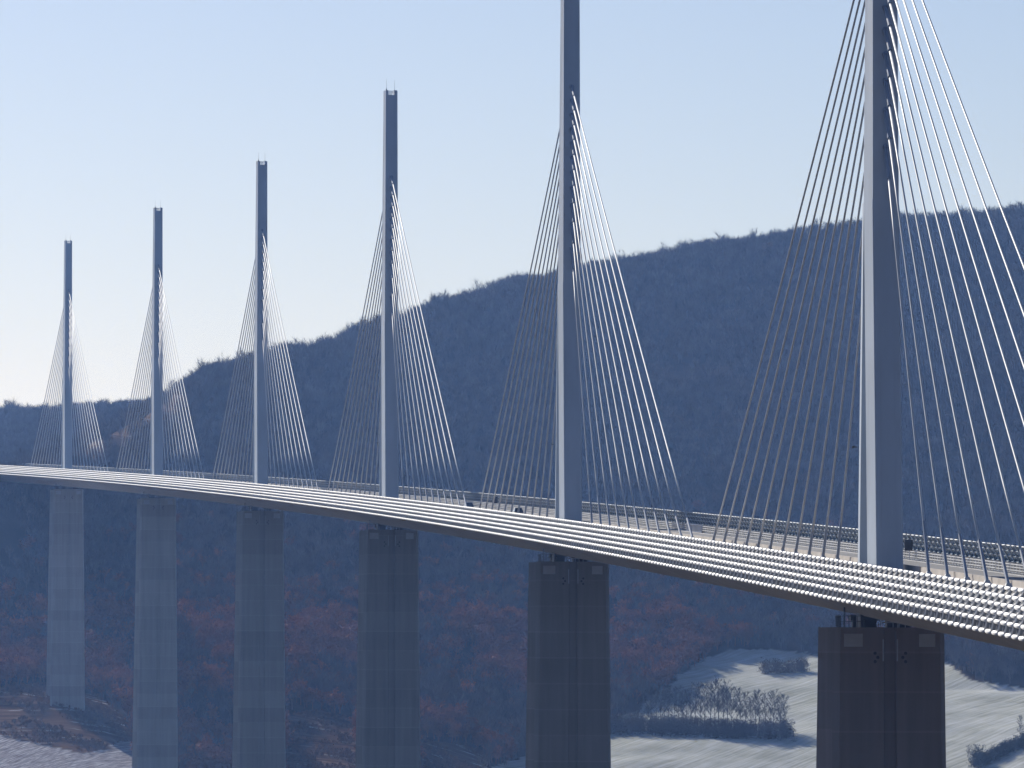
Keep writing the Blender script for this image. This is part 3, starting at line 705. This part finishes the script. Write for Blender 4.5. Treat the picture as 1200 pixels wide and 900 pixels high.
def on_ground(px, py):
    """the point of the ground seen at a pixel"""
    d = np.arange(2200, 3300, 1.0); x = (px-600)/F*d; z = ground_z(x, d); u, v = proj(x, d, z)
    ok = np.where(v <= py)[0]; i = ok[0] if len(ok) else np.argmin(abs(v-py)); return Vector((x[i], d[i], z[i]))
ROW = []
rw = random.Random(12); px_ = 737.0
while px_ < 921:
    env = np.interp(px_, [735, 770, 800, 845, 868, 880, 905, 922], [13, 16, 18, 21, 19, 15.5, 17.5, 15]); ROW.append((px_, 851 + (px_-735)*.03 + rw.uniform(-1.5, 2), env*rw.uniform(.86, 1.06))); px_ += rw.uniform(4.2, 6.6)
random.seed(3)
def tree(P, h, var, label, group=None, rz=None, wide=1.0):
    k = h/16.0; M = Matrix.Translation(P) @ Matrix.Rotation(random.uniform(0, 6.28), 4, 'Z') @ Matrix.Diagonal((k*wide, k*wide, k, 1))
    o = tag(empty('bare_tree', M), label, 'tree', group); link('trunk', BT[var][0], o); link('crown', BT[var][1], o); return o
ORD = ['first', 'second', 'third', 'fourth', 'fifth', 'sixth', 'seventh', 'eighth', 'ninth', 'tenth', 'eleventh', 'twelfth', 'thirteenth', 'fourteenth', 'fifteenth', 'sixteenth', 'seventeenth', 'eighteenth', 'nineteenth', 'twentieth', 'twenty-first', 'twenty-second'] + ['twenty-' + w for w in ('third', 'fourth', 'fifth', 'sixth', 'seventh', 'eighth', 'ninth')] + ['thirtieth'] + ['thirty-' + w for w in ('first', 'second', 'third', 'fourth', 'fifth', 'sixth', 'seventh', 'eighth', 'ninth')] + ['fortieth', 'forty-first', 'forty-second', 'forty-third', 'forty-fourth', 'forty-fifth']
for i, (px, py, h) in enumerate(ROW):
    tree(on_ground(px, py), h*.95, (i*3) % 7, '%s bare tree from the left in the row across the frosted meadow' % ORD[i], 'bare trees in the meadow row')
tree(on_ground(1196, 868), 10, 2, 'bare tree at the right picture edge, at the end of the hedge'); tree(on_ground(1136, 892), 6.5, 4, 'small bare tree left of the round dark bush by the hedge')
# hedges: dense thickets, each one thing with many stems
def thicket(name, pts, hgt, label, cat, mats, dens, seed, group=None, wid=2.2):
    """pts: (px,py) along the foot; a thicket of twigs and leaves following them"""
    random.seed(seed); P = [on_ground(*p) for p in pts]; root = tag(empty(name, Matrix.Translation(P[0])), label, cat, group); st, fo = MB(), MB(); o = P[0]
    for a, b_ in zip(P[:-1], P[1:]):
        n = max(2, int((b_-a).length*dens))
        for _ in range(n):
            t = random.random(); c = a.lerp(b_, t) + Vector((random.gauss(0, 1.0), random.gauss(0, wid), 0)); c.z = float(ground_z(np.array([c.x]), np.array([c.y]))[0]) - .1; c -= o
            h = hgt*random.uniform(.55, 1.15); st.tube(c, c + Vector((random.gauss(0, .3), random.gauss(0, .3), h*.7)), .05, .03, 4, False)
            for _ in range(26):
                f = random.uniform(.02, 1); q = c + Vector((random.gauss(0, .75), random.gauss(0, .75), h*f)); e = Vector((random.gauss(0, .35), random.gauss(0, .35), random.uniform(.1, .7))); blade(fo, q, q+e, .055)
                for _ in range(3):
                    w = q + Vector((random.gauss(0, .3), random.gauss(0, .3), random.gauss(0, .3))); w.z = max(w.z, c.z); fo.add([w+Vector((random.gauss(0, .2), random.gauss(0, .2), random.gauss(0, .2))) for _ in range(3)], [(0, 1, 2)])
    st.build('stems', M_BARK, root); fo.build('foliage', mats, root); return root
thicket('hedge', [(690, 857), (760, 858), (820, 860), (880, 863), (926, 864)], 6.6, 'dense dark hedge at the foot of the meadow tree row', 'hedge', M_TWIG, 9.0, 1, wid=4.0)
thicket('shrub_clump', [(895, 789), (918, 788), (945, 786)], 5.5, 'dark shrub clump alone in the upper frosted meadow', 'shrub', M_TWIG, 4.5, 2)
thicket('round_bush', [(1143, 898), (1151, 897)], 7.5, 'round dark evergreen bush at the left end of the field hedge', 'bush', M_BUSH, 10, 3)
thicket('field_hedge', [(1152, 896), (1172, 886), (1188, 878), (1215, 866), (1260, 850)], 4.2, 'slanting dark hedge crossing the frosted field, lower right corner', 'hedge', M_BUSH, 4.5, 4)

# ------------------------------------------------------------------ haze: closed box round camera, bridge and hills
b = MB(); b.box(-19000, 19000, -19000, 19000, -262, 272)
hz = b.build('haze', None); tag(hz, 'pale blue winter haze filling the valley', 'haze', kind='stuff')
hm = bpy.data.materials.new('haze_air'); hm.use_nodes = True; n = hm.node_tree.nodes; n.clear()
pv = n.new('ShaderNodeVolumePrincipled'); pv.inputs['Color'].default_value = (.24, .45, 1.0, 1); pv.inputs['Absorption Color'].default_value = (1, 1, 1, 1)
pv.inputs['Density'].default_value = 0.50e-4; pv.inputs['Anisotropy'].default_value = .45
ou = n.new('ShaderNodeOutputMaterial'); hm.node_tree.links.new(pv.outputs[0], ou.inputs['Volume']); hz.data.materials.append(hm)
